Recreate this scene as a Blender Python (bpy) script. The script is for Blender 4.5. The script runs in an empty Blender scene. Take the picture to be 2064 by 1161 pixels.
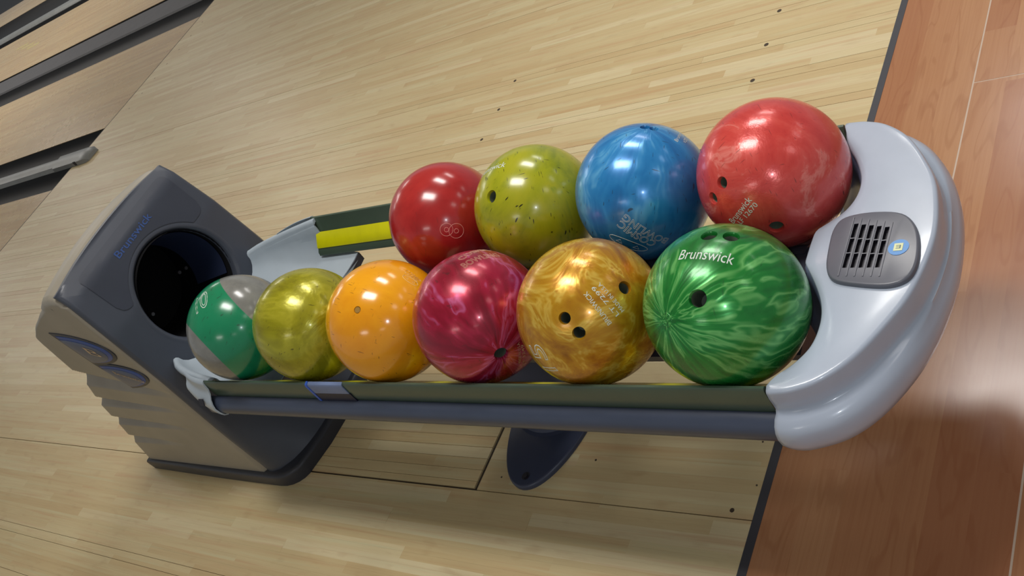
import bpy, bmesh, math, random
from mathutils import Vector, Matrix
PI = math.pi
sc = bpy.context.scene
COL = sc.collection
random.seed(7)

# ------------------------------------------------------------------ camera
cam_d = bpy.data.cameras.new('camera'); cam = bpy.data.objects.new('camera', cam_d); COL.objects.link(cam)
RX = (0.38175935, -0.74834239, -0.54244213)
RY = (-0.77723492, 0.05767009, -0.62656208)
RZ = (0.50016565, 0.66080090, -0.55962174)
cam.matrix_world = Matrix(((RX[0], -RY[0], -RZ[0], 0.0), (RX[1], -RY[1], -RZ[1], 0.0), (RX[2], -RY[2], -RZ[2], 1.33316), (0, 0, 0, 1)))
cam_d.sensor_width = 36.0; cam_d.lens = 34.066; cam_d.clip_start = 0.02; cam_d.clip_end = 100
sc.camera = cam

# ------------------------------------------------------------------ light and exposure
sc.view_settings.view_transform = 'Standard'; sc.view_settings.look = 'None'
sc.view_settings.gamma = 1.0; sc.view_settings.use_curve_mapping = False
sc.view_settings.exposure = 0.0
world = bpy.data.worlds.new('world'); sc.world = world; world.use_nodes = True
bg = world.node_tree.nodes['Background']; bg.inputs[0].default_value = (0.84, 0.88, 0.92, 1); bg.inputs[1].default_value = AMB = 0.34
LAMP_Z = 3.08
LAMP_POWER = 41.0
def area(name, loc, sx, sy, power, color=(1, 0.97, 0.93)):
    l = bpy.data.lights.new(name, 'AREA'); l.shape = 'RECTANGLE'; l.size = sx; l.size_y = sy
    l.energy = power; l.color = color
    o = bpy.data.objects.new(name, l); COL.objects.link(o); o.location = loc
    return o
LAMPS = [(x, y) for y in (1.06, -2.35) for x in (-3.3, 1.0, 2.93, 4.86)]
for x, y in LAMPS:
    area('ceiling_lamp_light', (x, y, LAMP_Z), 0.5, 1.05, LAMP_POWER * (0.15 if y < 0 else (0.4 if x < 0 else (0.5 if x > 4 else 1.0))))
for x, y in ((3.3, 9.0), (5.6, 9.0), (3.3, 13.0), (5.6, 13.0)):
    area('lane_fill_light', (x, y, LAMP_Z), 1.2, 1.2, 40.0)  # unseen fill lights, added to brighten the dark lanes
flash = bpy.data.lights.new('camera_flash', 'POINT'); flash.energy = 7.0; flash.shadow_soft_size = 0.010; flash.color = (0.86, 0.93, 1.0)
fo = bpy.data.objects.new('camera_flash', flash); COL.objects.link(fo); fo.location = (-0.031, 0.009, 1.3506)

# ------------------------------------------------------------------ materials
def mat(name, color, rough=0.5, metal=0.0, coat=0.0, spec=0.5):
    m = bpy.data.materials.new(name); m.use_nodes = True
    b = m.node_tree.nodes['Principled BSDF']
    b.inputs['Base Color'].default_value = (*color, 1); b.inputs['Roughness'].default_value = rough
    b.inputs['Metallic'].default_value = metal; b.inputs['Coat Weight'].default_value = coat
    b.inputs['Coat Roughness'].default_value = 0.09; b.inputs['Specular IOR Level'].default_value = spec
    return m
class G:
    """small node-graph helper"""
    def __init__(s, m):
        s.nt = m.node_tree; s.n = s.nt.nodes; s.b = s.n['Principled BSDF']
    def put(s, sock, v):
        if isinstance(v, bpy.types.NodeSocket): s.nt.links.new(v, sock)
        elif v is not None:
            if isinstance(v, (tuple, list)) and len(v) == 3 and sock.type == 'RGBA': v = (*v, 1)
            sock.default_value = v
    def math(s, op, a, b=None, c=None):
        n = s.n.new('ShaderNodeMath'); n.operation = op
        for i, v in enumerate((a, b, c)):
            if v is not None: s.put(n.inputs[i], v)
        return n.outputs[0]
    def vec(s, x, y, z):
        n = s.n.new('ShaderNodeCombineXYZ')
        for i, v in enumerate((x, y, z)): s.put(n.inputs[i], v)
        return n.outputs[0]
    def sep(s, v):
        n = s.n.new('ShaderNodeSeparateXYZ'); s.put(n.inputs[0], v); return n.outputs
    def coord(s, k='Object'):
        return s.n.new('ShaderNodeTexCoord').outputs[k]
    def pos(s): return s.n.new('ShaderNodeNewGeometry').outputs['Position']
    def mapping(s, v, scale=(1, 1, 1), loc=(0, 0, 0), rot=(0, 0, 0)):
        n = s.n.new('ShaderNodeMapping'); s.put(n.inputs[0], v)
        n.inputs['Scale'].default_value = scale; n.inputs['Location'].default_value = loc; n.inputs['Rotation'].default_value = rot
        return n.outputs[0]
    def noise(s, v, scale=5, detail=3, rough=0.5, dist=0.0, out=0):
        n = s.n.new('ShaderNodeTexNoise'); s.put(n.inputs['Vector'], v); n.inputs['Scale'].default_value = scale
        n.inputs['Detail'].default_value = detail; n.inputs['Roughness'].default_value = rough; n.inputs['Distortion'].default_value = dist
        return n.outputs[out]
    def white(s, v):
        n = s.n.new('ShaderNodeTexWhiteNoise'); n.noise_dimensions = '2D'; s.put(n.inputs['Vector'], v); return n.outputs[0]
    def ramp(s, f, stops, interp='LINEAR'):
        n = s.n.new('ShaderNodeValToRGB'); s.put(n.inputs[0], f); r = n.color_ramp; r.interpolation = interp
        while len(r.elements) < len(stops): r.elements.new(0.5)
        for e, (p, c) in zip(r.elements, stops):
            e.position = p; e.color = (*c, 1) if len(c) == 3 else c
        return n.outputs[0]
    def mix(s, f, a, b, mode='MIX'):
        n = s.n.new('ShaderNodeMix'); n.data_type = 'RGBA'; n.blend_type = mode
        s.put(n.inputs[0], f); s.put(n.inputs[6], a); s.put(n.inputs[7], b); return n.outputs[2]
    def bump(s, h, strength=0.1, dist=0.001):
        n = s.n.new('ShaderNodeBump'); s.put(n.inputs['Height'], h); n.inputs['Strength'].default_value = strength
        n.inputs['Distance'].default_value = dist; s.nt.links.new(n.outputs[0], s.b.inputs['Normal'])
    def color(s, v): s.put(s.b.inputs['Base Color'], v)
    def rough(s, v): s.put(s.b.inputs['Roughness'], v)

def sp(r, g, b):
    """sRGB 0-255 to linear"""
    f = lambda c: (c / 255 / 12.92) if c / 255 <= 0.04045 else ((c / 255 + 0.055) / 1.055) ** 2.4
    return (f(r), f(g), f(b))

PITCH = 0.02702; DOT_X = 2.0825; SEAM_A = 0.6445
def board_material(name, rough, seg, tones, dull=1.0):
    m = mat(name, (0.5, 0.4, 0.25), rough); g = G(m)
    x, y, z = g.sep(g.pos())
    row = g.math('FLOOR', g.math('DIVIDE', g.math('SUBTRACT', x, DOT_X - PITCH / 2 - 500 * PITCH), PITCH))
    off = g.math('MULTIPLY', g.math('FRACT', g.math('MULTIPLY', row, 0.618034)), seg)
    col = g.math('FLOOR', g.math('DIVIDE', g.math('ADD', y, off), seg))
    w = g.white(g.vec(row, col, 0.0))
    base = g.ramp(w, tones)
    grain = g.noise(g.vec(g.math('MULTIPLY', x, 90), g.math('ADD', g.math('MULTIPLY', y, 4.0), g.math('MULTIPLY', w, 37)), g.math('MULTIPLY', row, 3.3)), 1.0, 5, 0.6, 0.6)
    base = g.mix(g.math('MULTIPLY', g.ramp(grain, [(0.35, (0, 0, 0)), (0.75, (1, 1, 1))]), 0.22), base, sp(166, 132, 92))
    blot = g.noise(g.vec(g.math('MULTIPLY', x, 5), g.math('MULTIPLY', y, 1.6), 0.0), 1.0, 3, 0.6)
    base = g.mix(g.math('MULTIPLY', blot, 0.18), base, sp(190, 150, 110))
    fine = g.noise(g.vec(g.math('MULTIPLY', x, 40), g.math('MULTIPLY', y, 12), 2.0), 1.0, 2, 0.5)
    base = g.mix(g.math('MULTIPLY', g.ramp(fine, [(0.60, (0, 0, 0)), (0.78, (1, 1, 1))]), 0.25), base, sp(160, 120, 84))
    st = g.noise(g.vec(g.math('MULTIPLY', x, 70), g.math('ADD', g.math('MULTIPLY', y, 2.4), g.math('MULTIPLY', w, 51)), g.math('MULTIPLY', row, 1.7)), 1.0, 2, 0.5)
    base = g.mix(g.math('MULTIPLY', g.ramp(st, [(0.56, (0, 0, 0)), (0.72, (1, 1, 1))]), 0.34), base, sp(188, 138, 100))
    base = g.mix(g.math('MULTIPLY', g.ramp(st, [(0.28, (1, 1, 1)), (0.42, (0, 0, 0))]), 0.30), base, sp(204, 206, 168))
    g.color(base)
    sm = g.noise(g.vec(g.math('MULTIPLY', x, 3), g.math('MULTIPLY', y, 3), 5.0), 1.0, 4, 0.7)
    g.rough(g.math('ADD', rough - 0.06, g.math('MULTIPLY', sm, 0.14)))
    if seg < 1: g.bump(grain, 0.03, 0.0005)
    return m
M = {}
M['board'] = board_material('maple_boards', 0.38, 0.62, [(0.0, sp(199, 176, 130)), (0.2, sp(203, 183, 137)), (0.55, sp(207, 190, 145)), (0.85, sp(211, 196, 152)), (1.0, sp(218, 205, 165))])
M['lane'] = board_material('lane_boards', 0.26, 1.6, [(0.0, sp(188, 156, 104)), (0.5, sp(198, 168, 114)), (1.0, sp(206, 178, 124))])
M['gap'] = mat('dark_joint', (0.045, 0.032, 0.022), 0.7)
M['sub'] = mat('subfloor', (0.10, 0.075, 0.05), 0.8)
M['strip'] = mat('dark_edge_strip', sp(62, 62, 68), 0.45)
M['dot_faint'] = mat('faint_dot', sp(128, 106, 78), 0.4)
M['dot'] = mat('dark_dot', sp(70, 58, 46), 0.4)

def laminate():
    m = mat('cherry_laminate', (0.4, 0.2, 0.1), 0.30); g = G(m)
    x, y, z = g.sep(g.pos())
    P3 = 0.187 / 3
    row = g.math('FLOOR', g.math('DIVIDE', g.math('SUBTRACT', y, 0.756 - 100 * 0.187), P3))
    off = g.math('MULTIPLY', g.math('FRACT', g.math('MULTIPLY', row, 0.7548)), 0.7)
    col = g.math('FLOOR', g.math('DIVIDE', g.math('ADD', x, off), 0.7))
    w = g.white(g.vec(row, col, 1.0))
    base = g.ramp(w, [(0.0, sp(158, 105, 75)), (0.3, sp(168, 116, 82)), (0.75, sp(174, 124, 88)), (1.0, sp(184, 138, 100))])
    seed = g.math('MULTIPLY', w, 19.0)
    wob = g.noise(g.vec(g.math('MULTIPLY', x, 3.0), g.math('MULTIPLY', y, 14.0), seed), 1.0, 2, 0.5, 0.3)
    rings = g.math('SINE', g.math('MULTIPLY', wob, 32.0))
    base = g.mix(g.math('MULTIPLY', g.ramp(rings, [(0.75, (0, 0, 0)), (1.0, (1, 1, 1))]), 0.24), base, sp(138, 82, 52))
    grain = g.noise(g.vec(g.math('MULTIPLY', x, 5), g.math('MULTIPLY', y, 190), seed), 1.0, 4, 0.6)
    base = g.mix(g.math('MULTIPLY', g.ramp(grain, [(0.42, (0, 0, 0)), (0.72, (1, 1, 1))]), 0.30), base, sp(150, 94, 66))
    g.color(base); g.bump(grain, 0.05, 0.0005)
    sm = g.noise(g.pos(), 6.0, 4, 0.7)
    g.rough(g.math('ADD', 0.15, g.math('MULTIPLY', sm, 0.14)))
    return m
M['laminate'] = laminate()
M['filler'] = mat('pale_joint_filler', sp(196, 176, 158), 0.6)

def plastic(name, col, rough, var=0.06, coat=0.0, fine=420):
    m = mat(name, col, rough, coat=coat); g = G(m)
    n = g.noise(g.coord(), 9.0, 4, 0.6)
    c2 = tuple(min(1, c * (1 + var * 3)) for c in col); c1 = tuple(c * (1 - var * 2) for c in col)
    g.color(g.ramp(n, [(0.3, c1), (0.7, c2)]))
    g.bump(g.noise(g.coord(), fine, 2, 0.5), 0.06, 0.0004)
    return m
M['cap'] = plastic('pale_grey_plastic', sp(170, 180, 196), 0.26, 0.02, 0.3)
M['trough'] = plastic('blue_grey_plastic', sp(168, 180, 190), 0.32, 0.03)
M['shell'] = plastic('taupe_plastic', sp(152, 145, 131), 0.42, 0.03)
M['face'] = plastic('charcoal_plastic', sp(64, 69, 80), 0.38, 0.03)
M['panel'] = plastic('dark_charcoal_plastic', sp(54, 59, 71), 0.42, 0.03)
M['plinth'] = plastic('black_grey_plastic', sp(44, 46, 54), 0.38, 0.03)
M['foot'] = plastic('navy_grey_paint', sp(58, 64, 84), 0.30, 0.03)
M['olive'] = plastic('olive_green_rail', sp(70, 86, 72), 0.28, 0.03)
M['tube'] = plastic('slate_aluminium', sp(62, 70, 88), 0.34, 0.03)
M['yellow'] = plastic('yellow_strip', sp(214, 212, 10), 0.30, 0.05)
M['lip'] = plastic('dark_lip', sp(58, 60, 70), 0.4, 0.03)
M['beam'] = plastic('dark_beam', sp(52, 56, 68), 0.4, 0.03)
M['liner'] = plastic('dark_liner', sp(104, 114, 140), 0.35, 0.03)
M['grille'] = plastic('charcoal_grille', sp(94, 96, 106), 0.30, 0.02)
M['slot'] = mat('slot_dark', sp(28, 26, 36), 0.5)
M['black'] = mat('black_interior', (0.004, 0.004, 0.005), 0.8, spec=0.2)
M['inner'] = mat('navy_interior', sp(34, 42, 66), 0.4)
M['screw'] = mat('steel_screw', (0.08, 0.08, 0.09), 0.35, 0.6)
M['blue_letter'] = mat('blue_letters', sp(58, 84, 140), 0.4)
M['blue_clip'] = mat('blue_clip', sp(50, 92, 190), 0.35)
M['clip_light'] = plastic('pale_blue_clip', sp(104, 120, 156), 0.35)
M['clip_dark'] = plastic('navy_clip', sp(14, 16, 44), 0.4)
M['sticker'] = mat('sticker_blue', sp(98, 152, 214), 0.45)
M['sticker_label'] = mat('sticker_cream', sp(222, 226, 178), 0.5)
M['sticker_ink'] = mat('sticker_ink', sp(96, 116, 122), 0.5)
M['badge'] = plastic('badge_slate', sp(78, 88, 112), 0.32)
M['badge_edge'] = plastic('badge_edge_dark', sp(48, 50, 58), 0.4)
M['badge_blue'] = mat('badge_blue', sp(36, 70, 140), 0.35)
M['badge_text'] = mat('badge_text', sp(190, 166, 134), 0.5)
M['gutter'] = plastic('gutter_black', sp(20, 20, 23), 0.65, 0.05)
M['cover'] = plastic('cover_grey', sp(64, 63, 66), 0.6, 0.05)
M['bumper'] = plastic('bumper_grey', sp(128, 130, 128), 0.40, 0.04)
M['lane_reflection'] = mat('painted_yellow_reflection', sp(204, 186, 112), 0.3)
M['white_letter'] = mat('white_letters', sp(206, 214, 206), 0.5)
M['ceil'] = mat('ceiling_tiles', (0.62, 0.62, 0.60), 0.9)
M['lampframe'] = mat('lamp_frame', (0.7, 0.7, 0.7), 0.5)
M['wall'] = mat('wall_paint', (0.42, 0.40, 0.38), 0.9)

def ball_mat(name, stops, mode='pole', nscale=1.0, dist=1.2, seed=0.0, rough=0.12, k=2.2, zk=4.0, scuff=(0.02, 0.02, 0.02), det=5, scuffs=0.8, flow=1.6, metal=0.0):
    m = mat(name, stops[0][1], rough, coat=0.30, metal=metal); g = G(m); g.b.inputs['Coat Roughness'].default_value = 0.12
    co = g.coord(); x, y, z = g.sep(co)
    if mode == 'pole':
        L = g.math('ADD', g.math('SQRT', g.math('ADD', g.math('MULTIPLY', x, x), g.math('MULTIPLY', y, y))), 0.004)
        w1 = g.math('MULTIPLY', g.math('SUBTRACT', g.noise(co, 13.0, 2, 0.5), 0.5), flow)
        w2 = g.math('MULTIPLY', g.math('SUBTRACT', g.noise(g.mapping(co, (1, 1, 1), (3, 5, 7)), 13.0, 2, 0.5), 0.5), flow)
        v = g.vec(g.math('ADD', w1, g.math('MULTIPLY', g.math('DIVIDE', x, L), k)), g.math('ADD', w2, g.math('MULTIPLY', g.math('DIVIDE', y, L), k)), g.math('ADD', g.math('MULTIPLY', z, zk), g.math('ADD', w1, seed)))
        n = g.noise(v, nscale, det, 0.62, dist)
    else:
        v = g.mapping(co, (10 * nscale,) * 3, (seed, seed * 0.7, 0))
        n = g.noise(v, 1.0, det, 0.65, dist)
    c = g.ramp(n, stops)
    if metal > 0: g.bump(n, 0.35, 0.004)
    fine = g.noise(g.mapping(co, (70, 70, 70)), 1.0, 3, 0.6)
    c = g.mix(g.math('MULTIPLY', fine, 0.14), c, tuple(min(1, q * 1.5 + 0.02) for q in stops[-1][1]))
    # scuffs: short dark nicks
    for i, (rt, sc1, th) in enumerate((((0.4, 0.9, 0.2), (44, 420, 60), 0.732), ((1.3, 0.2, 0.9), (380, 42, 60), 0.738))):
        s_ = g.noise(g.mapping(co, sc1, (seed + i, 3.1 * i, seed), rt), 1.0, 1, 0.4)
        c = g.mix(g.math('MULTIPLY', g.ramp(s_, [(th, (0, 0, 0)), (th + 0.03, (1, 1, 1))]), scuffs), c, scuff)
    g.color(c)
    r2 = g.noise(g.mapping(co, (18, 18, 18)), 1.0, 4, 0.7)
    g.rough(g.math('ADD', rough - 0.05, g.math('MULTIPLY', r2, 0.12)))
    return m, g, c

# ------------------------------------------------------------------ builders
def smooth(me, ang=40):
    me.polygons.foreach_set('use_smooth', [True] * len(me.polygons))
    try: me.set_sharp_from_angle(angle=math.radians(ang))
    except Exception: pass
def obj(name, verts, faces, m, parent=None, org=None, sm=40, mats=None, idx=None):
    """one mesh object; verts are in world space (in the ball's own space for balls)"""
    if org is None:
        r = parent
        while r is not None and r.parent is not None: r = r.parent
        org = (0, 0, 0) if r is None or r.get('local') or 'org' not in r else tuple(r['org'])
    me = bpy.data.meshes.new(name)
    me.from_pydata([(v[0] - org[0], v[1] - org[1], v[2] - org[2]) for v in verts], [], faces)
    for mm in (mats or [m]): me.materials.append(mm)
    if idx: me.polygons.foreach_set('material_index', idx)
    bm = bmesh.new(); bm.from_mesh(me); bmesh.ops.remove_doubles(bm, verts=bm.verts, dist=1e-6)
    bmesh.ops.recalc_face_normals(bm, faces=bm.faces); bm.to_mesh(me); bm.free()
    if sm: smooth(me, sm)
    o = bpy.data.objects.new(name, me); COL.objects.link(o)
    if parent is not None: o.parent = parent
    return o
def thing(name, label, cat, loc, group=None):
    o = bpy.data.objects.new(name, None); COL.objects.link(o); o.location = loc
    o.empty_display_size = 0.05
    o['label'] = label; o['category'] = cat; o['org'] = [float(v) for v in loc]
    if group: o['group'] = group
    return o
def box(x0, x1, y0, y1, z0, z1):
    v = [(x0, y0, z0), (x1, y0, z0), (x1, y1, z0), (x0, y1, z0), (x0, y0, z1), (x1, y0, z1), (x1, y1, z1), (x0, y1, z1)]
    f = [(0, 3, 2, 1), (4, 5, 6, 7), (0, 1, 5, 4), (1, 2, 6, 5), (2, 3, 7, 6), (3, 0, 4, 7)]
    return v, f
def merge(*parts):
    V, F = [], []
    for v, f in parts:
        n = len(V); V += v; F += [tuple(i + n for i in q) for q in f]
    return V, F
def loft(rings, closed=True, cap=True):
    V = []; F = []; n = len(rings[0])
    for r in rings: V += r
    for i in range(len(rings) - 1):
        for j in range(n if closed else n - 1):
            a = i * n + j; b = i * n + (j + 1) % n
            F.append((a, b, b + n, a + n))
    if cap and closed:
        F.append(tuple(range(n))); F.append(tuple(range((len(rings) - 1) * n, len(rings) * n))[::-1])
    return V, F
def prism(poly, z0, z1, bev=0.0, n=3):
    """poly: list of (x, y); vertical prism with a rounded top edge"""
    c = (sum(p[0] for p in poly) / len(poly), sum(p[1] for p in poly) / len(poly))
    rings = [[(x, y, z0) for x, y in poly]]
    def inset(d):
        m = len(poly); out = []
        for i in range(m):
            a, b, c_ = poly[i - 1], poly[i], poly[(i + 1) % m]
            t = Vector((c_[0] - a[0], c_[1] - a[1])).normalized(); nn = Vector((-t.y, t.x))
            if nn.dot(Vector((c[0] - b[0], c[1] - b[1]))) < 0: nn = -nn
            out.append((b[0] + nn.x * d, b[1] + nn.y * d))
        return out
    if bev > 0:
        for k in range(n + 1):
            a = k / n * PI / 2
            q = inset(bev * (1 - math.cos(a))); rings.append([(x, y, z1 - bev + bev * math.sin(a)) for x, y in q])
    else: rings.append([(x, y, z1) for x, y in poly])
    return loft(rings)
def catmull(pts, n=6, closed=False):
    out = []; m = len(pts)
    rng = range(m if closed else m - 1)
    for i in rng:
        p = [Vector(pts[(i + k) % m]) if closed else Vector(pts[min(max(i + k, 0), m - 1)]) for k in (-1, 0, 1, 2)]
        for j in range(n):
            t = j / n
            out.append(tuple(0.5 * ((2 * p[1]) + (-p[0] + p[2]) * t + (2 * p[0] - 5 * p[1] + 4 * p[2] - p[3]) * t * t + (-p[0] + 3 * p[1] - 3 * p[2] + p[3]) * t ** 3)))
    if not closed: out.append(tuple(pts[-1]))
    return out
def cyl(c, r, axis, h, n=24, r2=None):
    c = Vector(c); a = Vector(axis).normalized(); u = a.orthogonal().normalized(); w = a.cross(u)
    r2 = r if r2 is None else r2
    return loft([[tuple(c + u * math.cos(2 * PI * i / n) * r + w * math.sin(2 * PI * i / n) * r) for i in range(n)],
                 [tuple(c + a * h + u * math.cos(2 * PI * i / n) * r2 + w * math.sin(2 * PI * i / n) * r2) for i in range(n)]])
def text_mesh(s, outline=False, wgt=0.0):
    cu = bpy.data.curves.new('t', 'FONT'); cu.body = s; cu.size = 1.0; cu.resolution_u = 3
    if outline: cu.fill_mode = 'NONE'; cu.bevel_depth = 0.014; cu.bevel_resolution = 0
    elif wgt: cu.offset = wgt
    o = bpy.data.objects.new('t', cu); COL.objects.link(o)
    bpy.context.view_layer.update()
    me = bpy.data.meshes.new_from_object(o.evaluated_get(bpy.context.evaluated_depsgraph_get()))
    bpy.data.objects.remove(o); bpy.data.curves.remove(cu)
    bm = bmesh.new(); bm.from_mesh(me); bpy.data.meshes.remove(me)
    bmesh.ops.remove_doubles(bm, verts=bm.verts, dist=1e-5)
    bmesh.ops.triangulate(bm, faces=[f for f in bm.faces if len(f.verts) > 4])
    long_e = [e for e in bm.edges if e.calc_length() > 0.2]
    if long_e: bmesh.ops.subdivide_edges(bm, edges=long_e, cuts=2)
    V = [v.co.copy() for v in bm.verts]; F = [tuple(v.index for v in f.verts) for f in bm.faces]; bm.free()
    x0 = min(v.x for v in V); x1 = max(v.x for v in V); y0 = min(v.y for v in V); y1 = max(v.y for v in V)
    return [((v.x - (x0 + x1) / 2) / (x1 - x0), (v.y - (y0 + y1) / 2) / (y1 - y0), v.z) for v in V], F, (x1 - x0) / (y1 - y0)

# ------------------------------------------------------------------ visibility of a floor piece (to keep only what the camera could plausibly see)
FPX = 1953.1; CAMZ = 1.33316
def project(x, y, z=0.0):
    p = (x, y, z - CAMZ)
    a = sum(RX[i] * p[i] for i in range(3)); b = sum(RY[i] * p[i] for i in range(3)); c = sum(RZ[i] * p[i] for i in range(3))
    return (1032 + FPX * a / c, 580.5 + FPX * b / c, c) if c > 0.05 else None
def coverage(x0, x1, y0, y1):
    n = 8; area_ = 0
    q = [(project(x0, y0 + (y1 - y0) * i / n), project(x1, y0 + (y1 - y0) * i / n)) for i in range(n + 1)]
    for i in range(n):
        a, b, c, d = q[i][0], q[i][1], q[i + 1][1], q[i + 1][0]
        if not (a and b and c and d): continue
        mx = (a[0] + b[0] + c[0] + d[0]) / 4; my = (a[1] + b[1] + c[1] + d[1]) / 4
        if -150 < mx < 2214 and -150 < my < 1311:
            area_ += abs((c[0] - a[0]) * (d[1] - b[1]) - (c[1] - a[1]) * (d[0] - b[0])) / 2
    return area_

# ------------------------------------------------------------------ setting: approach
EDGE_Y = 0.772; FOUL_Y = 5.631; PANEL_Y = 1.397; SHIFT = DOT_X - 64 * PITCH - 0.342
def struct(name, v, f, m, label=None):
    o = obj(name, v, f, m, sm=0); o['kind'] = 'structure'
    if label: o['label'] = label
    return o
floor = struct('floor', *box(-1.6, 4.9, EDGE_Y, FOUL_Y, -0.05, -0.004), M['gap'], 'pale maple board bowling approach under the ball rack')
X_LO = DOT_X - PITCH / 2 - 500 * PITCH
def row_of(x): return math.floor((x + (SHIFT if x < SEAM_A else 0) - X_LO) / PITCH)
edges = []
e = SEAM_A
k = math.floor((SEAM_A + SHIFT - X_LO) / PITCH)
while True:
    e = X_LO + k * PITCH - SHIFT
    if e < -1.45: break
    if e < SEAM_A - 0.004: edges.append(e)
    k -= 1
edges.append(SEAM_A)
k = math.ceil((SEAM_A + 0.004 - X_LO) / PITCH)
while X_LO + k * PITCH < 4.75: edges.append(X_LO + k * PITCH); k += 1
edges.sort()
def joint(x, y):
    if abs(x - SEAM_A) < 1e-4: return 0.0078 if y > PANEL_Y and y < 2.3 else 0.0022
    if abs(x - 2.469) < PITCH / 2: return 0.0018
    if abs(x - 1.0495) < PITCH / 2 and PANEL_Y < y < 2.45: return 0.003
    if SEAM_A < x < 1.05 and PANEL_Y < y < 2.45: return 0.0010
    c = 0.342 if x < SEAM_A else DOT_X
    d = (x - c) / PITCH; r = d - 5 * round(d / 5)
    if abs(abs(r) - 0.5) < 0.05 and (x < 0.36 or 1.2 < x < 2.12): return 0.0011
    return 0.00012
seg = 0.62; pieces = []
for a, b in zip(edges, edges[1:]):
    r = row_of((a + b) / 2); off = (r * 0.618034 % 1.0) * seg
    ys = [EDGE_Y]
    k = math.ceil((EDGE_Y + off + 0.25) / seg); step = (r * 7) % 3
    while k * seg - off < FOUL_Y - 0.3:
        if (k + step) % 3 == 0: ys.append(k * seg - off)
        k += 1
    ys.append(FOUL_Y)
    if SEAM_A - 0.001 < a and b < 1.06:
        ys = sorted([y for y in ys if abs(y - PANEL_Y) > 0.15 and abs(y - 2.45) > 0.15] + [PANEL_Y, 2.45])
    for y0, y1 in zip(ys, ys[1:]):
        ym = (y0 + y1) / 2; ga = joint(a, ym) / 2; gb = joint(b, ym) / 2
        pj = 0.0045 if abs(y1 - PANEL_Y) < 1e-6 else 0.0001; pi_ = 0.0045 if abs(y0 - PANEL_Y) < 1e-6 else 0.0001
        pieces.append((coverage(a, b, y0, y1), (a + ga, b - gb, y0 + pi_, y1 - pj)))
pieces.sort(key=lambda t: -t[0])
N_BOARD = 285
meshes = {}
def board(x0, x1, y0, y1, parent, m, key='board'):
    w = round(x1 - x0, 4); l = round(y1 - y0, 3)
    if (w, l) not in meshes:
        me = bpy.data.meshes.new('board'); v, f = box(0, w, 0, l, -0.004, 0.0)
        me.from_pydata(v, [], f); me.materials.append(m); meshes[(w, l)] = me
    o = bpy.data.objects.new(key, meshes[(w, l)]); COL.objects.link(o); o.location = (x0, y0, 0); o.parent = parent
    return o
for c, (x0, x1, y0, y1) in pieces[:N_BOARD]: board(x0, x1, y0, y1, floor, M['board'])
V, F = merge(*[box(x0, x1, y0, y1, -0.004, 0) for c, (x0, x1, y0, y1) in pieces[N_BOARD:]])
st = obj('distant_boards', V, F, M['board'], floor, org=(0, 0, 0), sm=0); st['kind'] = 'stuff'
def dot(x, y, r=0.0062, m='dot'):
    v, f = cyl((x, y, -0.001), r, (0, 0, 1), 0.0014, 16)
    return obj('approach_dot', v, f, M[m], floor, org=(0, 0, 0))
for k in range(7):
    dot(DOT_X - 5 * PITCH * k, 1.1013); dot(DOT_X - 5 * PITCH * k, 2.0157, 0.0056)
    dot(2.8690 + 5 * PITCH * k, 5.50, 0.006, 'dot_faint')
for x, y, r_ in ((0.734, 1.126, 0.0024), (0.659, 0.813, 0.0042), (0.709, 0.782, 0.0018), (0.793, 0.794, 0.0018), (0.679, 1.341, 0.0020)):
    v, f = cyl((x, y, -0.001), r_, (0, 0, 1), 0.0014, 12); obj('screw_plug', v, f, M['dot'], floor, org=(0, 0, 0))
struct('trim_1', *box(-1.6, 4.9, 0.756, EDGE_Y, -0.05, 0.0008), M['strip'], 'dark strip between maple approach and cherry laminate floor')
struct('trim_2', *box(-1.6, 4.9, FOUL_Y, FOUL_Y + 0.010, -0.05, 0.0002), M['gap'], 'thin dark foul line joint at the end of the approach')

# ------------------------------------------------------------------ setting: laminate floor
PW = 0.187
lam = struct('floor', *box(-1.6, 4.9, -1.4, 0.756, -0.05, -0.003), M['gap'], 'cherry laminate plank floor in front of the approach')
rows = [0.756 - PW * i for i in range(12)]
for i in range(11):
    y1, y0 = rows[i], rows[i + 1]
    xs = {0: [-1.6, 0.30, 2.9, 4.9], 1: [-1.6, 0.10, 1.647, 3.1, 4.9], 2: [-1.6, 1.02, 2.5, 4.9]}.get(i, [-1.6, -0.3 + (i * 0.53) % 1.2, 1.3 + (i * 0.31) % 0.7, 2.9, 4.9])
    for xa, xb in zip(xs, xs[1:]):
        g0 = 0.0016; 
        segs = [(xa, xb)]
        gy0 = 0.0004; gy1 = 0.0004
        parts = []
        if i == 0: parts = [(xa, min(xb, 1.28), 0.0004)] + ([(max(xa, 1.28), xb, 0.0022)] if xb > 1.28 else []) if xa < 1.28 else [(xa, xb, 0.0022)]
        if i in (0,):
            # the joint opens along this plank; the plank keeps one piece
            v, f = box(xa + g0 * (xa == 1.647), xb, y0 + 0.0017, y1, -0.003, 0)
        elif i == 1:
            v, f = box(xa + (0.0015 if xa > 0.2 else 0.0003), xb - (0.0015 if xb < 2 else 0.0003), y0 + 0.0016, y1 - 0.0017, -0.003, 0)
        else:
            v, f = box(xa + 0.0004, xb - 0.0004, y0 + 0.0004, y1 - (0.0016 if i == 2 else 0.0004), -0.003, 0)
        obj('plank', v, f, M['laminate'], lam, org=(0, 0, 0), sm=0)
for x0, x1, y0, y1 in ((1.20, 4.9, 0.5673, 0.5707), (-1.6, 0.84, 0.3804, 0.3836), (1.6455, 1.6485, 0.3836, 0.5673)):
    obj('joint_filler', *box(x0, x1, y0, y1, -0.003, -0.0004), M['filler'], lam, org=(0, 0, 0), sm=0)
obj('joint_filler', *box(-1.6, 1.20, 0.5673, 0.5707, -0.003, 0.0), M['laminate'], lam, org=(0, 0, 0), sm=0)
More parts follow.
